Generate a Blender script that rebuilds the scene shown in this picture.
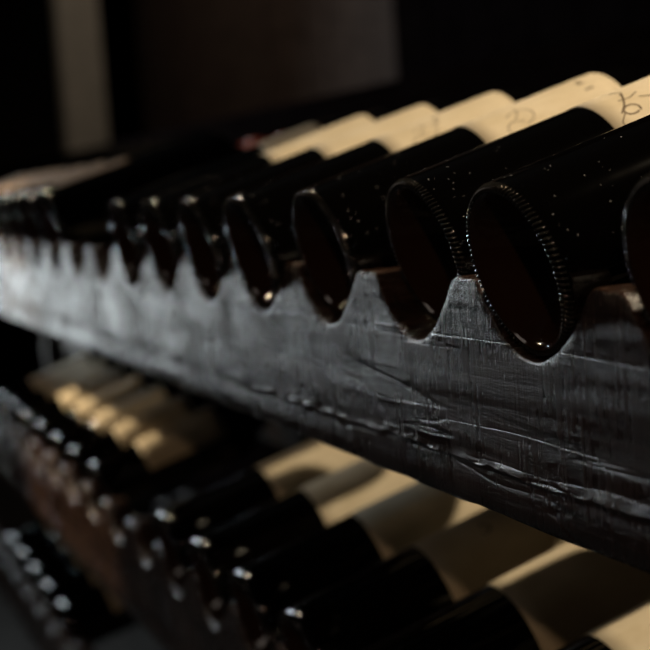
import bpy, bmesh, math, random
from mathutils import Vector, Matrix
random.seed(7)
S = bpy.context.scene
for o in list(bpy.data.objects): bpy.data.objects.remove(o)
COL = S.collection
PI = math.pi

# ------------------------------------------------------------------ camera
# world: x along the rack (towards the near end), y into the rack, z up; origin = front foot of one notch
F = 1500.0
d1 = Vector((-560, -105, F)).normalized()
vv = Vector((1092, 15600, F)).normalized()
vv = (vv - d1 * vv.dot(d1)).normalized()
AX, AY, AZ = -d1, vv.cross(d1), -vv
Z7 = 0.60
P7 = Vector((207, 30, F)) / F * Z7
cam_loc = -Vector((AX.dot(P7), AY.dot(P7), AZ.dot(P7)))
cam_d = bpy.data.cameras.new('camera')
cam = bpy.data.objects.new('camera', cam_d); COL.objects.link(cam)
m = Matrix(((AX.x, -AX.y, -AX.z), (AY.x, -AY.y, -AY.z), (AZ.x, -AZ.y, -AZ.z)))
cam.matrix_world = Matrix.Translation(cam_loc) @ m.to_4x4()
cam_d.sensor_width = 36; cam_d.lens = F / 650 * 36
cam_d.clip_start = 0.01; cam_d.clip_end = 60
cam_d.dof.use_dof = True; cam_d.dof.focus_distance = 0.63; cam_d.dof.aperture_fstop = 9.0
S.camera = cam
S.view_settings.view_transform = 'Standard'; S.view_settings.look = 'None'
S.view_settings.gamma = 1; S.view_settings.exposure = 0; S.view_settings.use_curve_mapping = False

# ------------------------------------------------------------------ light
w = bpy.data.worlds.new('world'); S.world = w; w.use_nodes = True
w.node_tree.nodes['Background'].inputs[0].default_value = (0.7, 0.7, 0.8, 1)
w.node_tree.nodes['Background'].inputs[1].default_value = 0.002

def aim(o, tgt):
    o.rotation_euler = (Vector(tgt) - o.location).to_track_quat('-Z', 'Y').to_euler()
def spot(name, loc, tgt, power, col, size_deg, blend, rad):
    l = bpy.data.lights.new(name, 'SPOT'); l.energy = power; l.color = col
    l.spot_size = math.radians(size_deg); l.spot_blend = blend; l.shadow_soft_size = rad
    o = bpy.data.objects.new(name, l); COL.objects.link(o); o.location = loc; aim(o, tgt); return o
def area(name, loc, tgt, power, col, sx, sy):
    l = bpy.data.lights.new(name, 'AREA'); l.energy = power; l.color = col
    l.shape = 'RECTANGLE'; l.size = sx; l.size_y = sy
    o = bpy.data.objects.new(name, l); COL.objects.link(o); o.location = loc; aim(o, tgt); return o
spot('ceiling_spot', (0.26, 0.39, 1.15), (0.06, 0.20, 0.1), 58, (1.0, .82, .58), 60, .1, .018)
spot('aisle_lamp', (-2.1, -0.62, 0.68), (-1.29, 0.08, -0.25), 110, (1.0, .78, .50), 21, .3, .02)
spot('far_fill', (-2.8, -0.9, 1.3), (-1.2, 0.10, 0.0), 11, (1.0, .74, .48), 50, .6, .025)  # added warm light for the far tan labels, no lamp known there
spot('glint_light', (-1.6, -0.22, 1.3), (-0.5, 0.0, 0.0), 9.0, (1.0, .82, .60), 100, .5, .022)  # small spot added to make the warm glints on the bottle rims
spot('near_fill', (1.35, -0.60, 0.55), (-0.3, 0.0, 0.0), 9.0, (1.0, .68, .44), 70, .7, .02)  # added fill that warms the notch walls and the near board
spot('wall_fill', (-3.6, 0.2, 1.75), (-4.4, 1.2, 0.5), 18, (1.0, .86, .72), 110, .8, .05)  # invented source, put in to lift the back planks and the post
area('cellar_window', (-3.6, -0.11, 0.0), (-0.9, -0.11, -.1), 3.3, (.90, .98, 1.0), .14, .9)
area('middle_rim_light', (-3.6, -0.24, 0.72), (-0.6, 0.0, 0.05), 13.0, (.82, .93, 1.0), .30, .30)  # not a window: added cool panel for highlights on the top row rims
area('high_rim_light', (-2.8, -0.50, 1.38), (-0.3, 0.0, 0.05), 8.0, (.82, .93, 1.0), .20, .20)  # second added cool panel, higher up, brightening the bottle heels
area('aisle_fill', (-1.3, -1.9, 0.9), (-0.2, 0.0, 0.05), 1.1, (1.0, .84, .72), .6, .5)  # soft front light added so the base ridges catch highlights

# ------------------------------------------------------------------ materials
def nmat(name):
    m = bpy.data.materials.new(name); m.use_nodes = True
    return m, m.node_tree, m.node_tree.nodes['Principled BSDF']
def N(nt, t, **kw):
    n = nt.nodes.new(t)
    for k, v in kw.items():
        if k in n.inputs: n.inputs[k].default_value = v
        else: setattr(n, k, v)
    return n
def coords(nt, scale, loc=(0, 0, 0)):
    tc = nt.nodes.new('ShaderNodeTexCoord'); mp = nt.nodes.new('ShaderNodeMapping')
    mp.inputs['Scale'].default_value = scale; mp.inputs['Location'].default_value = loc
    nt.links.new(tc.outputs['Object'], mp.inputs[0]); return mp.outputs[0]
def ramp(nt, src, stops):
    r = nt.nodes.new('ShaderNodeValToRGB'); e = r.color_ramp.elements
    while len(e) < len(stops): e.new(.5)
    for i, (p, c) in enumerate(stops): e[i].position = p; e[i].color = (*c, 1)
    nt.links.new(src, r.inputs[0]); return r.outputs[0]

def wood(name, c1, c2, rough=.45, bump=.5, saw=True, spec=.5):
    m, nt, b = nmat(name); L = nt.links.new
    g = N(nt, 'ShaderNodeTexNoise', Scale=1.0, Detail=8.0, Roughness=.7, Distortion=.9)   # long grain
    L(coords(nt, (5, 70, 95)), g.inputs['Vector'])
    big = N(nt, 'ShaderNodeTexNoise', Scale=1.0, Detail=4.0, Roughness=.6)                # stain and wear
    L(coords(nt, (11, 11, 26)), big.inputs['Vector'])
    s = N(nt, 'ShaderNodeTexNoise', Scale=1.0, Detail=4.0, Roughness=.7)                  # saw marks across the grain
    L(coords(nt, (270, 12, 13)), s.inputs['Vector'])
    f = N(nt, 'ShaderNodeTexNoise', Scale=1100.0, Detail=3.0)
    L(coords(nt, (1, 1, 1)), f.inputs['Vector'])
    def mad(a, k, c=None):
        q = N(nt, 'ShaderNodeMath', operation='MULTIPLY'); L(a, q.inputs[0]); q.inputs[1].default_value = k
        if c is None: return q.outputs[0]
        p = N(nt, 'ShaderNodeMath', operation='ADD'); L(q.outputs[0], p.inputs[0]); L(c, p.inputs[1]); return p.outputs[0]
    tone = mad(g.outputs[0], .42, mad(big.outputs[0], .33, mad(s.outputs[0], .25 if saw else .0)))
    if not saw: tone = mad(g.outputs[0], .55, mad(big.outputs[0], .45))
    L(ramp(nt, tone, [(.38, c1), (.60, c2)]), b.inputs['Base Color'])
    cr = N(nt, 'ShaderNodeTexNoise', Scale=1.0, Detail=3.0, Roughness=.55, Distortion=.4)
    L(coords(nt, (2.2, 12, 30), (3, 1, 7)), cr.inputs['Vector'])
    ab = N(nt, 'ShaderNodeMath', operation='SUBTRACT'); L(cr.outputs[0], ab.inputs[0]); ab.inputs[1].default_value = .5
    ab2 = N(nt, 'ShaderNodeMath', operation='ABSOLUTE'); L(ab.outputs[0], ab2.inputs[0])
    ck = N(nt, 'ShaderNodeMapRange'); L(ab2.outputs[0], ck.inputs[0]); ck.inputs[1].default_value = 0; ck.inputs[2].default_value = .012
    rr = N(nt, 'ShaderNodeMapRange'); L(mad(big.outputs[0], .6, mad(s.outputs[0], .4)), rr.inputs[0])
    rr.inputs[1].default_value = .38; rr.inputs[2].default_value = .62
    rr.inputs[3].default_value = rough - .07; rr.inputs[4].default_value = rough + .12
    L(rr.outputs[0], b.inputs['Roughness']); b.inputs['Specular IOR Level'].default_value = spec
    b1 = N(nt, 'ShaderNodeBump', Strength=bump, Distance=.0018); L(g.outputs[0], b1.inputs['Height'])
    last = b1
    if saw:
        b2 = N(nt, 'ShaderNodeBump', Strength=.45, Distance=.0009); L(s.outputs[0], b2.inputs['Height'])
        L(b1.outputs[0], b2.inputs['Normal']); last = b2
    b4 = N(nt, 'ShaderNodeBump', Strength=.45, Distance=.0010); L(ck.outputs[0], b4.inputs['Height']); L(last.outputs[0], b4.inputs['Normal']); last = b4
    b3 = N(nt, 'ShaderNodeBump', Strength=.25, Distance=.0006); L(f.outputs[0], b3.inputs['Height'])
    L(last.outputs[0], b3.inputs['Normal']); L(b3.outputs[0], b.inputs['Normal'])
    return m
M = {}
M['rail'] = wood('dark_stained_wood', (.005, .0028, .002), (.056, .028, .018), .24, .6)
M['back_rail'] = wood('rough_dark_wood', (.018, .011, .007), (.05, .030, .018), .6, .5)
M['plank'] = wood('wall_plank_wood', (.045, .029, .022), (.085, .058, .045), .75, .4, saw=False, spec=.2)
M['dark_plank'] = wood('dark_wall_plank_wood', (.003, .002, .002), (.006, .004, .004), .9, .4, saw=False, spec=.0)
M['post'] = wood('grey_post_wood', (.36, .33, .27), (.50, .45, .37), .8, .3, saw=False, spec=.2)

def glass(name, col, rough):
    m, nt, b = nmat(name)
    b.inputs['Base Color'].default_value = (*col, 1); b.inputs['Roughness'].default_value = rough
    b.inputs['IOR'].default_value = 1.5; b.inputs['Specular IOR Level'].default_value = .5
    return m, nt, b
M['glass'], nt, b = glass('dark_wine_glass', (.0010, .0008, .0007), .04)
n = N(nt, 'ShaderNodeTexNoise', Scale=30.0, Detail=2.0); nt.links.new(coords(nt, (1, 1, 1)), n.inputs['Vector'])
bp = N(nt, 'ShaderNodeBump', Strength=.12, Distance=.002); nt.links.new(n.outputs[0], bp.inputs['Height']); nt.links.new(bp.outputs[0], b.inputs['Normal'])
M['ridge'], nt, b = glass('ridged_glass', (.020, .019, .018), .10)
b.inputs['Specular IOR Level'].default_value = 1.0
M['punt'], nt, b = glass('brown_base_glass_glow', (.030, .0125, .0065), .09)  # opaque brown stands in for light glowing through the base glass
n = N(nt, 'ShaderNodeTexNoise', Scale=40.0, Detail=2.0); nt.links.new(coords(nt, (1, 1, 1)), n.inputs['Vector'])
bp = N(nt, 'ShaderNodeBump', Strength=.35, Distance=.003); nt.links.new(n.outputs[0], bp.inputs['Height']); nt.links.new(bp.outputs[0], b.inputs['Normal'])

def paper(name, c1, c2, rough=.7):
    m, nt, b = nmat(name); n = N(nt, 'ShaderNodeTexNoise', Scale=60.0, Detail=5.0, Roughness=.6)
    nt.links.new(coords(nt, (1, 1, .5)), n.inputs['Vector'])
    nt.links.new(ramp(nt, n.outputs[0], [(.35, c1), (.6, c2)]), b.inputs['Base Color'])
    b.inputs['Roughness'].default_value = rough; b.inputs['Specular IOR Level'].default_value = .25
    bp = N(nt, 'ShaderNodeBump', Strength=.15, Distance=.0003); nt.links.new(n.outputs[0], bp.inputs['Height']); nt.links.new(bp.outputs[0], b.inputs['Normal'])
    return m
M['cream'] = paper('cream_paper', (.66, .55, .37), (.74, .63, .45))
M['tan'] = paper('tan_paper', (.26, .17, .10), (.34, .23, .14))
M['ink'] = paper('grey_brown_ink', (.13, .09, .055), (.18, .13, .08))
M['cap_red'] = paper('red_foil', (.42, .07, .03), (.55, .10, .05), .35)
M['cap_dark'] = paper('black_foil', (.010, .008, .008), (.02, .016, .014), .4)
M['dust'] = paper('pale_dust', (.55, .55, .55), (.75, .75, .75), .3)
M['stone'] = paper('dark_stone', (.012, .011, .010), (.03, .027, .024), .85)
M['cork'] = paper('rusty_nail', (.09, .05, .03), (.16, .09, .06), .5)

# ------------------------------------------------------------------ helpers
def mobj(name, me, parent=None, mat=None):
    o = bpy.data.objects.new(name, me); COL.objects.link(o)
    if parent: o.parent = parent
    if mat: me.materials.append(mat)
    return o
def smooth(me): 
    for p in me.polygons: p.use_smooth = True
def pydata(name, vs, fs, sm=True):
    me = bpy.data.meshes.new(name); me.from_pydata(vs, [], fs); me.validate(); me.update()
    if sm: smooth(me)
    return me
def tag(o, label, cat, group=None):
    o['label'] = label; o['category'] = cat
    if group: o['group'] = group
def box_me(name, x0, x1, y0, y1, z0, z1, bev=.0):
    bm = bmesh.new(); bmesh.ops.create_cube(bm, size=1)
    for v in bm.verts:
        v.co = Vector(((x0 + x1) / 2 + v.co.x * (x1 - x0), (y0 + y1) / 2 + v.co.y * (y1 - y0), (z0 + z1) / 2 + v.co.z * (z1 - z0)))
    if bev: bmesh.ops.bevel(bm, geom=bm.edges[:], offset=bev, segments=2, affect='EDGES', profile=.6)
    me = bpy.data.meshes.new(name); bm.to_mesh(me); bm.free(); return me

# ------------------------------------------------------------------ bottles
PITCH = 0.1160
TILT = math.radians(15.5)
def lathe(profile, seg, name):
    vs, fs = [], []
    rings = []
    for r, z in profile:
        if r < 1e-6: rings.append([len(vs)]); vs.append((0, 0, z))
        else:
            rings.append(list(range(len(vs), len(vs) + seg)))
            vs += [(r * math.cos(2 * PI * k / seg), r * math.sin(2 * PI * k / seg), z) for k in range(seg)]
    for a, b in zip(rings, rings[1:]):
        for k in range(seg):
            k2 = (k + 1) % seg
            if len(a) == 1: fs.append((a[0], b[k2], b[k]))
            elif len(b) == 1: fs.append((a[k], a[k2], b[0]))
            else: fs.append((a[k], a[k2], b[k2], b[k]))
    return pydata(name, vs, fs)
def body_r(z):    # slightly conical heavy bottle, wider at the shoulder
    return .0372 + (.0412 - .0372) * max(0, min(1, (z - .008) / .172))
PUNT = [(0, .030), (.006, .0292), (.013, .026), (.019, .0205), (.0245, .0130), (.0285, .0065), (.0308, .0028), (.0322, .0009), (.0334, .0001)]
BODY = [(.0334, .0001), (.0344, .0002), (.0357, .0012), (.0366, .0032), (.0371, .006)] + \
       [(body_r(z), z) for z in (.010, .03, .06, .09, .12, .15, .17, .182)] + \
       [(.0413, .196), (.0411, .202), (.0398, .209), (.0366, .216), (.0318, .222), (.0262, .227), (.0212, .232), (.0178, .237), (.0160, .242), (.0150, .252), (.0146, .282),
        (.0146, .284), (.0156, .2845), (.0158, .291), (.0148, .2925), (.0146, .300), (.0120, .3008), (0, .3005)]
me_body = lathe(BODY, 72, 'glass_body'); me_body.materials.append(M['glass'])
me_punt = lathe(PUNT, 72, 'base'); me_punt.materials.append(M['punt'])
me_cap = lathe([(.0163, .241), (.0166, .2412), (.0157, .250), (.0152, .282), (.0152, .284), (.0163, .2845), (.0164, .291), (.0154, .2926), (.0152, .3005), (.0125, .3015), (0, .3012)], 40, 'capsule')
me_cap_d = me_cap.copy(); me_cap.materials.append(M['cap_red']); me_cap_d.materials.append(M['cap_dark'])
# knurled ridge: short curved ticks round the standing ring
def knurl_mesh(n=96):
    vs, fs = [], []
    for k in range(n):
        a0 = 2 * PI * k / n
        row = []
        for i, (r, z, hw) in enumerate([(.0332, .0005, .0002), (.0341, -.0003, .0005), (.0350, -.0001, .0006), (.0360, .0010, .0005), (.0368, .0032, .0002)]):
            a = a0 + i * .010
            ux, uy = math.cos(a), math.sin(a); tx, ty = -uy, ux
            b = len(vs)
            vs += [(ux * r - tx * hw, uy * r - ty * hw, z + .0003), (ux * (r + .0002), uy * (r + .0002), z - .00055), (ux * r + tx * hw, uy * r + ty * hw, z + .0003)]
            row.append(b)
        for p, q in zip(row, row[1:]):
            fs += [(p, q, q + 1, p + 1), (p + 1, q + 1, q + 2, p + 2)]
    return pydata('base_ridges', vs, fs)
me_kn = knurl_mesh(); me_kn.materials.append(M['ridge'])
def label_mesh(z0, z1, half, ang0=0, mat=None, name='label'):
    vs, fs = [], []; nu, nv = 40, 8
    for off in (.00035, .00008):
        for j in range(nv + 1):
            z = z0 + (z1 - z0) * j / nv
            for i in range(nu + 1):
                a = ang0 + half * (2 * i / nu - 1); r = body_r(z) + off
                vs.append((r * math.sin(a), -r * math.cos(a), z))
    W = nu + 1; B = W * (nv + 1)
    for j in range(nv):
        for i in range(nu):
            a = j * W + i; fs.append((a, a + 1, a + W + 1, a + W)); fs.append((B + a, B + a + W, B + a + W + 1, B + a + 1))
    for i in range(nu):
        fs.append((i, B + i, B + i + 1, i + 1)); t = nv * W + i; fs.append((t, t + 1, B + t + 1, B + t))
    for j in range(nv):
        a = j * W; fs.append((a, a + W, B + a + W, B + a)); a = j * W + nu; fs.append((a, B + a, B + a + W, a + W))
    me = pydata(name, vs, fs); me.materials.append(mat or M['cream']); return me
# printed strokes: polylines (u across the label in m, v up the bottle in m) wrapped on the bottle
def ink_mesh(strokes, z0, ang0=0, hw=.00028):
    vs, fs = [], []
    for st in strokes:
        wd = hw
        if isinstance(st, tuple): wd, st = st
        pts = []
        for (p, q) in zip(st, st[1:]):
            nn = max(2, int(math.hypot(q[0] - p[0], q[1] - p[1]) / .0008))
            for k in range(nn): pts.append((p[0] + (q[0] - p[0]) * k / nn, p[1] + (q[1] - p[1]) * k / nn))
        pts.append(st[-1]); b = len(vs)
        for i, p in enumerate(pts):
            a_, c_ = pts[max(0, i - 1)], pts[min(len(pts) - 1, i + 1)]
            dx, dy = c_[0] - a_[0], c_[1] - a_[1]; l = math.hypot(dx, dy) or 1
            for s in (-1.35, 1.35):
                u = p[0] - dy / l * wd * s; v = p[1] + dx / l * wd * s
                r = body_r(z0 + v) + .00046; a = ang0 + u / r
                vs.append((r * math.sin(a), -r * math.cos(a), z0 + v))
        for i in range(len(pts) - 1):
            q = b + 2 * i; fs.append((q, q + 1, q + 3, q + 2))
    me = pydata('print', vs, fs, False); me.materials.append(M['ink']); return me
# local -Y of a bottle turns to world up (TILT applied), so angle 0 of a label is its top line
UP = 0.0
def H(u, v, s=.0042): return [(.0005, [(u - s * .4, v), (u - s * .4, v + s)]), (.0005, [(u + s * .4, v), (u + s * .4, v + s)]), (.0003, [(u - s * .4, v + s / 2), (u + s * .4, v + s / 2)])]
def I(u, v, s=.0042): return [(.0005, [(u, v), (u, v + s)]), (.0003, [(u - s * .25, v), (u + s * .25, v)]), (.0003, [(u - s * .25, v + s), (u + s * .25, v + s)])]
def A(u, v, s=.0042): return [(.0004, [(u - s * .4, v), (u, v + s), (u + s * .4, v)]), (.0003, [(u - s * .2, v + s * .4), (u + s * .2, v + s * .4)])]
def curl(u, v, r, a0, a1, n=14, k=1.0): return [(u + r * (1 - .02 * i * k) * math.cos(a0 + (a1 - a0) * i / n), v + r * math.sin(a0 + (a1 - a0) * i / n)) for i in range(n + 1)]
P_H = H(-.006, .072); P_I = I(.004, .072)
P_SWIRL = [(.0002, curl(.004, .028, .008, 0, 4.2)), (.0002, curl(.012, .022, .006, 2, 5.5)), (.0002, curl(-.004, .020, .010, .4, 1.8))]
P_VINE = [(.00035, [(-.010, .030), (-.004, .027), (.001, .024), (.006, .019)]), (.00028, [(-.006, .036), (-.003, .030), (-.004, .024)]),
          (.00035, curl(.006, .0250, .0042, 1.0, 6.9, 16)), (.00025, [(.006, .021), (.011, .016), (.016, .015)]),
          (.00025, [(-.016, .027), (-.011, .031), (-.008, .028)]), (.00025, [(-.001, .034), (.002, .039), (.006, .040)])]
P_SPLASH = [(.0006, curl(.0, .045, .003, .3, 4.0, 8)), (.0005, [(.002, .049), (.005, .045), (.004, .041)]), (.0004, [(-.004, .043), (-.006, .047)])]

def dust_mesh(seed, n, zs, a0, a1, s0=.00010, s1=.00022):
    rnd = random.Random(seed); vs, fs = [], []
    for _ in range(n):
        z = rnd.uniform(*zs); a = rnd.uniform(a0, a1); r = body_r(z); s = rnd.uniform(s0, s1) * rnd.choice((.6, .8, 1, 1.3))
        c = Vector((r * math.sin(a), -r * math.cos(a), z)); nr = Vector((math.sin(a), -math.cos(a), 0)); t = Vector((math.cos(a), math.sin(a), 0)); u = Vector((0, 0, 1))
        b = len(vs); k = 6
        for i in range(k):
            q = 2 * PI * i / k; vs.append(tuple(c + (t * math.cos(q) + u * math.sin(q)) * s))
        for i in range(k):
            q = 2 * PI * i / k; vs.append(tuple(c + (t * math.cos(q) + u * math.sin(q)) * s * .6 + nr * s * .45))
        vs.append(tuple(c + nr * s * .6))
        for i in range(k):
            j = (i + 1) % k; fs += [(b + i, b + j, b + k + j, b + k + i), (b + k + i, b + k + j, b + 2 * k)]
    me = pydata('dust', vs, fs); me.materials.append(M['dust']); return me

def make_bottle(kind):
    root = bpy.data.objects.new('wine_bottle', None); COL.objects.link(root)
    root.empty_display_size = .05
    mobj('glass_body', me_body, root); mobj('base', me_punt, root)
    k = mobj('base_ridges', me_kn, root); k['kind'] = 'stuff'
    mobj('capsule', me_cap if kind == 'tan' else me_cap_d, root)
    lab = mobj('label', LAB[kind], root)
    return root
LAB = {'cream': label_mesh(.100, .190, 1.45, .25), 'short': label_mesh(.136, .190, 1.45, .25), 'far': label_mesh(.066, .180, 1.3, .15),
       'tan': label_mesh(.018, .105, .95, -.55, M['tan'])}
PROTO = {k: make_bottle(k) for k in LAB}
USED = set()
def copy_bottle(kind):
    if kind not in USED: USED.add(kind); return PROTO[kind]
    r = PROTO[kind].copy(); COL.objects.link(r)
    for ch in PROTO[kind].children:
        c = ch.copy(); COL.objects.link(c); c.parent = r
    return r
ROW_DZ = .270
ROW_DY = .023
ROWS = ((0, 0), (.023, -.273), (.050, -.550))
NECK_Y = .254
def rest_z(r):   # height of a bottle axis above the notch foot, lying in the parabolic notch
    return max((ND + FT) * (u / NW) ** 2 - FT + math.sqrt(r * r - u * u) for u in [i * r / 60 for i in range(58)])
ND, NW, FT = .0288, .0455, .0028
def place(kind, x, row, recess, label, group, roll=0.0, jitter=0.0, prints=None, dust=None, scale=1.0, tilt=TILT):
    o = copy_bottle(kind)
    z = ROWS[row][1] + rest_z(.0374 * scale) + recess * math.tan(tilt) + .0004
    o.location = (x, recess + ROWS[row][0], z); o.scale = (scale, scale, scale * (.8 if kind == 'tan' else 1))
    # local Z -> into the rack and up; local -Y -> up
    R = Matrix.Rotation(jitter, 4, 'Z') @ Matrix.Rotation(-(PI / 2 - tilt), 4, 'X')
    o.rotation_euler = (R @ Matrix.Rotation(roll, 4, 'Z')).to_euler()
    tag(o, label, 'bottle', group)
    if prints:
        lb = [c for c in o.children if c.name.startswith('label')][0]
        for nm, me in prints: mobj(nm, me, lb)
    if dust:
        d = mobj('dust', dust, o); d['kind'] = 'stuff'
    return o
G1 = 'wine bottles lying on the top rail'; G2 = 'wine bottles lying on the middle rail'; G3 = 'wine bottles lying on the bottom rail'
z0 = .100
ordn = {8: ('rightmost wine bottle of the top rail, only its left base rim in view'),
        7: ('large dusty wine bottle on the top rail, second from the right, whole ridged base visible'),
        6: ('wine bottle on the top rail with a vine emblem on its cream label'),
        5: ('wine bottle on the top rail with the letters H I on its long cream label'),
        4: ('top rail wine bottle, faint swirl and letters H A on its cream label'),
        3: ('cream-labelled wine bottle on the top rail, third on this side of the empty notches'),
        2: ('cream-labelled wine bottle on the top rail, second on this side of the empty notches'),
        1: ('wine bottle with a short cream label on the top rail, directly beside two empty notches')}
rec = {8: -.003, 7: -.006, 6: .007, 5: -.001, 4: -.006, 3: -.005, 2: -.004, 1: -.004}
pr = {6: [('emblem', [(w_, [(u, v - .010) for u, v in q]) for w_, q in P_VINE])], 5: [('letter', P_H), ('letter', P_I), ('emblem', P_SWIRL)], 4: [('letter', H(-.007, .040, .0035)), ('letter', A(.0, .037, .0035)), ('emblem', P_SWIRL)]}
for i in range(8, 0, -1):
    place('short' if i == 1 else 'cream', -(7 - i) * PITCH, 0, rec[i], ordn[i], G1, roll=random.uniform(-.08, .08), jitter=random.uniform(-.008, .008),
          prints=[(nm, ink_mesh(st, z0, .50)) for nm, st in pr.get(i, [])],
          dust=dust_mesh(i, {8: 14, 7: 26, 6: 26, 5: 24}.get(i, 16), (.005, .060), -.4, 1.5))
FARL = ['tan-labelled red-capped bottle on the top rail, first beyond the two empty notches',
        'tan-labelled red-capped bottle on the top rail, second beyond the two empty notches',
        'tan-labelled red-capped bottle on the top rail, third beyond the two empty notches',
        'tan-labelled red-capped bottle on the top rail, fourth beyond the two empty notches',
        ]
for k, i in enumerate(range(-2, -6, -1)):
    place('tan', -(7 - i) * PITCH, 0, -.004, FARL[k], G1, scale=1.2, tilt=math.radians(14), roll=random.uniform(-.1, .1), jitter=random.uniform(-.01, .01))
for k, i in enumerate(range(-6, -9, -1)):
    place('tan', -(7 - i) * PITCH, 0, .002, f'{["fifth", "sixth", "seventh"][k]} blurred tan-labelled bottle beyond the two empty notches, top rail, far left', G1, scale=1.2, tilt=math.radians(14))
OFF2 = -.031
R2 = {
      6: 'wine bottle with a lit label cut off by the bottom right corner, middle rail',
      5: 'middle rail wine bottle with the large shaded label at lower right',
      4: 'wine bottle on the middle rail with a dark splash mark on its half-lit cream label',
      3: 'wine bottle on the middle rail, third of the half-lit cream labels counted from the topmost',
      2: 'wine bottle on the middle rail, second of the half-lit cream labels, below the topmost one',
      1: 'wine bottle on the middle rail with the topmost half-lit cream label, beside the empty notches'}
for i in range(6, 0, -1):
    place('cream', -(7 - i) * PITCH + OFF2, 1, -.003, R2[i], G2, roll=random.uniform(-.08, .08), jitter=random.uniform(-.01, .01),
          prints=[('emblem', ink_mesh(P_SPLASH, z0, .45))] if i == 4 else None, dust=dust_mesh(30 + i, 14, (.006, .08), -.8, 1.2))
ORD = ['nearest', 'second nearest', 'third nearest', 'fourth nearest', 'fifth nearest', 'sixth nearest', 'seventh nearest', 'eighth nearest']
for k, i in enumerate(range(-2, -9, -1)):
    lab = f'{ORD[k]} of the blurred bottles with pale label ends, middle rail at left' if k < 5 else f'{ORD[k]} of the blurred pale-label bottles, middle rail, at the left edge'
    place('far', -(7 - i) * PITCH + OFF2, 1, .008, lab, G2, roll=random.uniform(-.06, .06), scale=.82, tilt=math.radians(17))
for k, i in enumerate(range(-6, -11, -1)):
    place('far', -(7 - i) * PITCH, 2, .002, f'{ORD[k]} of the blurred bottles on the bottom rail, lower left corner', G3, roll=random.uniform(-.06, .06))

# ------------------------------------------------------------------ rack
rack = bpy.data.objects.new('wine_rack', None); COL.objects.link(rack); rack.location = (0, 0, 0)
tag(rack, 'dark wooden wine rack with scalloped rails holding rows of lying bottles', 'rack')
X0, X1 = -2.6, .42
def hsh(*a): 
    return math.sin(sum(v * k for v, k in zip(a, (12.9898, 78.233, 37.719)))) * 43758.5453 % 1
def vnoise(x, s=0):
    i = math.floor(x); f = x - i; f = f * f * (3 - 2 * f)
    return (hsh(i, s) * (1 - f) + hsh(i + 1, s) * f) * 2 - 1
def top_z(x, off, row):
    k = round((x - off) / PITCH); u = x - off - k * PITCH
    wob = .0012 * vnoise(x * 60, row) + .0006 * vnoise(x * 230, row + 5)
    nwl = NW * (1 + .06 * vnoise(k * 3.3, row + 9))
    t = abs(u) / nwl
    if t >= 1.08: z = ND
    else:
        z = (ND + FT) * min(t, 1) ** 2 - FT
        if t > .94: # rounded worn shoulder
            q = (t - .94) / .14; z = ((ND + FT) * .94 ** 2 - FT) * (1 - q) ** 2 + 2 * q * (1 - q) * ND * 1.0 + ND * q * q
    return z + wob * min(1, t * .8)
BOT, CRE, TH = -.0730, -.0525, .024
def rail_mesh(row, off, step_near):
    xs = []; x = X1
    while x > X0:
        xs.append(x); x -= step_near * (1 + max(0, .3 - x) * 1.2)
    vs, fs = [], []; rings = []
    NF = 14
    for x in xs:
        t = top_z(x, off, row); ring = []
        jag = .0007 * vnoise(x * 90, row + 20) + .0004 * vnoise(x * 330, row + 21)
        cr = CRE + .0012 * vnoise(x * 14, row + 31) + jag
        prof = []
        # back top -> front top (chamfered) -> front face -> crease lip -> lower band -> bottom -> back
        prof += [(TH, BOT + .002), (TH, t - .001), (TH - .001, t), (TH * .5, t + .0002), (.0014, t), (.0004, t - .0005), (0, t - .0016)]
        for j in range(1, NF):
            z = (t - .0016) + (cr - t + .0016) * j / NF
            dep = .00025 * vnoise(x * 9 + z * 140, row + 50)
            prof.append((dep, z))
        lip = .0013 + .0007 * vnoise(x * 120, row + 60)
        prof += [(.0001, cr + .0022), (-lip, cr + .0004), (-lip, cr - .0003), (.0003, cr - .0012), (.0002, cr - .004), (.0002, (cr + BOT) / 2 + .0004 * vnoise(x * 40, row + 70)), (.0004, BOT + .002), (.0022, BOT + .0005 * vnoise(x * 50, row + 80)), (TH - .002, BOT)]
        rings.append(list(range(len(vs), len(vs) + len(prof)))); vs += [(x, y, z) for y, z in prof]
    for a, b in zip(rings, rings[1:]):
        n = len(a)
        for i in range(n): fs.append((a[i], a[(i + 1) % n], b[(i + 1) % n], b[i]))
    fs.append(tuple(rings[0])); fs.append(tuple(reversed(rings[-1])))
    me = pydata('front_rail', vs, fs); me.materials.append(M['rail'])
    return me
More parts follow.
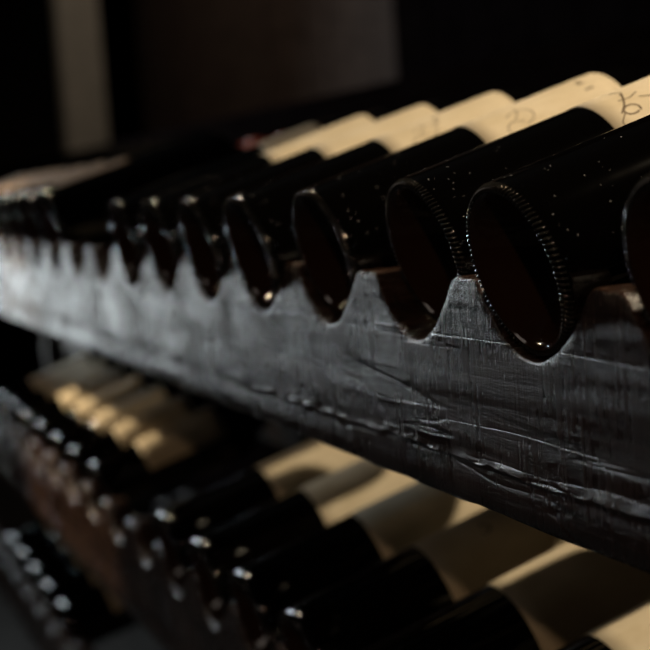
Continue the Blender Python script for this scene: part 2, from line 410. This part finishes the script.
def neck_rail_mesh(off):
    vs, fs = [], []; rings = []
    zc = rest_z(.0374) + NECK_Y * math.tan(TILT)
    base = zc - .0160 / math.cos(TILT) - .003
    x = X1
    while x > X0:
        k = round((x - off) / PITCH); u = x - off - k * PITCH
        t = base + min(.016, .016 * (abs(u) / .019) ** 2)
        y0, y1 = NECK_Y - .009, NECK_Y + .009
        b = len(vs); vs += [(x, y0, base - .05), (x, y0, t - .001), (x, y0 + .001, t), (x, y1 - .001, t), (x, y1, t - .001), (x, y1, base - .05)]
        rings.append(list(range(b, b + 6))); x -= .004
    for a, b in zip(rings, rings[1:]):
        for i in range(6): fs.append((a[i], a[(i + 1) % 6], b[(i + 1) % 6], b[i]))
    fs.append(tuple(rings[0])); fs.append(tuple(reversed(rings[-1])))
    me = pydata('back_rail', vs, fs, False); me.materials.append(M['back_rail']); return me
for row, off, st in ((0, 0, .0016), (1, OFF2, .0026), (2, 0, .004)):
    o = mobj('front_rail', rail_mesh(row, off, st), rack); o.location = (0, ROWS[row][0], ROWS[row][1])
    o = mobj('back_rail', neck_rail_mesh(off), rack); o.location = (0, ROWS[row][0], ROWS[row][1])
for x in (X1 + .02, X0 - .02):      # uprights out of view at both ends
    for y in (.012, NECK_Y):
        mobj('upright', box_me('upright', x - .02, x + .02, y - .012, y + .012, -.95, .06, .002), rack, M['back_rail'])

# ------------------------------------------------------------------ setting
YB = 1.25
def struct(name, me, mat):
    o = mobj(name, me, None, mat); o['kind'] = 'structure'; return o
struct('floor', box_me('floor', -7.6, 2.0, -2.2, 1.4, -1.0, -.95), M['stone'])
struct('ceiling', box_me('ceiling', -7.6, 2.0, -2.2, 1.4, 1.9, 1.95), M['stone'])
wb = struct('wall_back', box_me('wall_back', -7.5, 2.0, YB + .02, YB + .1, -.95, 1.9), M['stone'])
struct('wall_front', box_me('wall_front', -7.5, 2.0, -2.2, -2.1, -.95, 1.9), M['stone'])
struct('wall_left', box_me('wall_left', -7.6, -7.5, -2.2, 1.4, -.95, 1.9), M['stone'])
x = -7.4; k = 0
while x < 1.8:
    wdt = .15 + .05 * hsh(k, 3)
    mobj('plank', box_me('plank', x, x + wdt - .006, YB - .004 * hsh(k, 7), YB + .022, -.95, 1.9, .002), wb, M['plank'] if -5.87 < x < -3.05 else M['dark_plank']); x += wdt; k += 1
struct('dark_filler_1', box_me('dark_filler_1', -7.4, 1.8, .60, .76, -.95, .215, .004), M['dark_plank'])  # near-black block added to fill the dark area behind the rack
post = mobj('wooden_post', box_me('wooden_post', -5.22, -5.10, .812, .965, -.95, 1.9, .004), None, M['post'])
tag(post, 'pale grey blurred wooden post standing behind the far end of the rack', 'post')
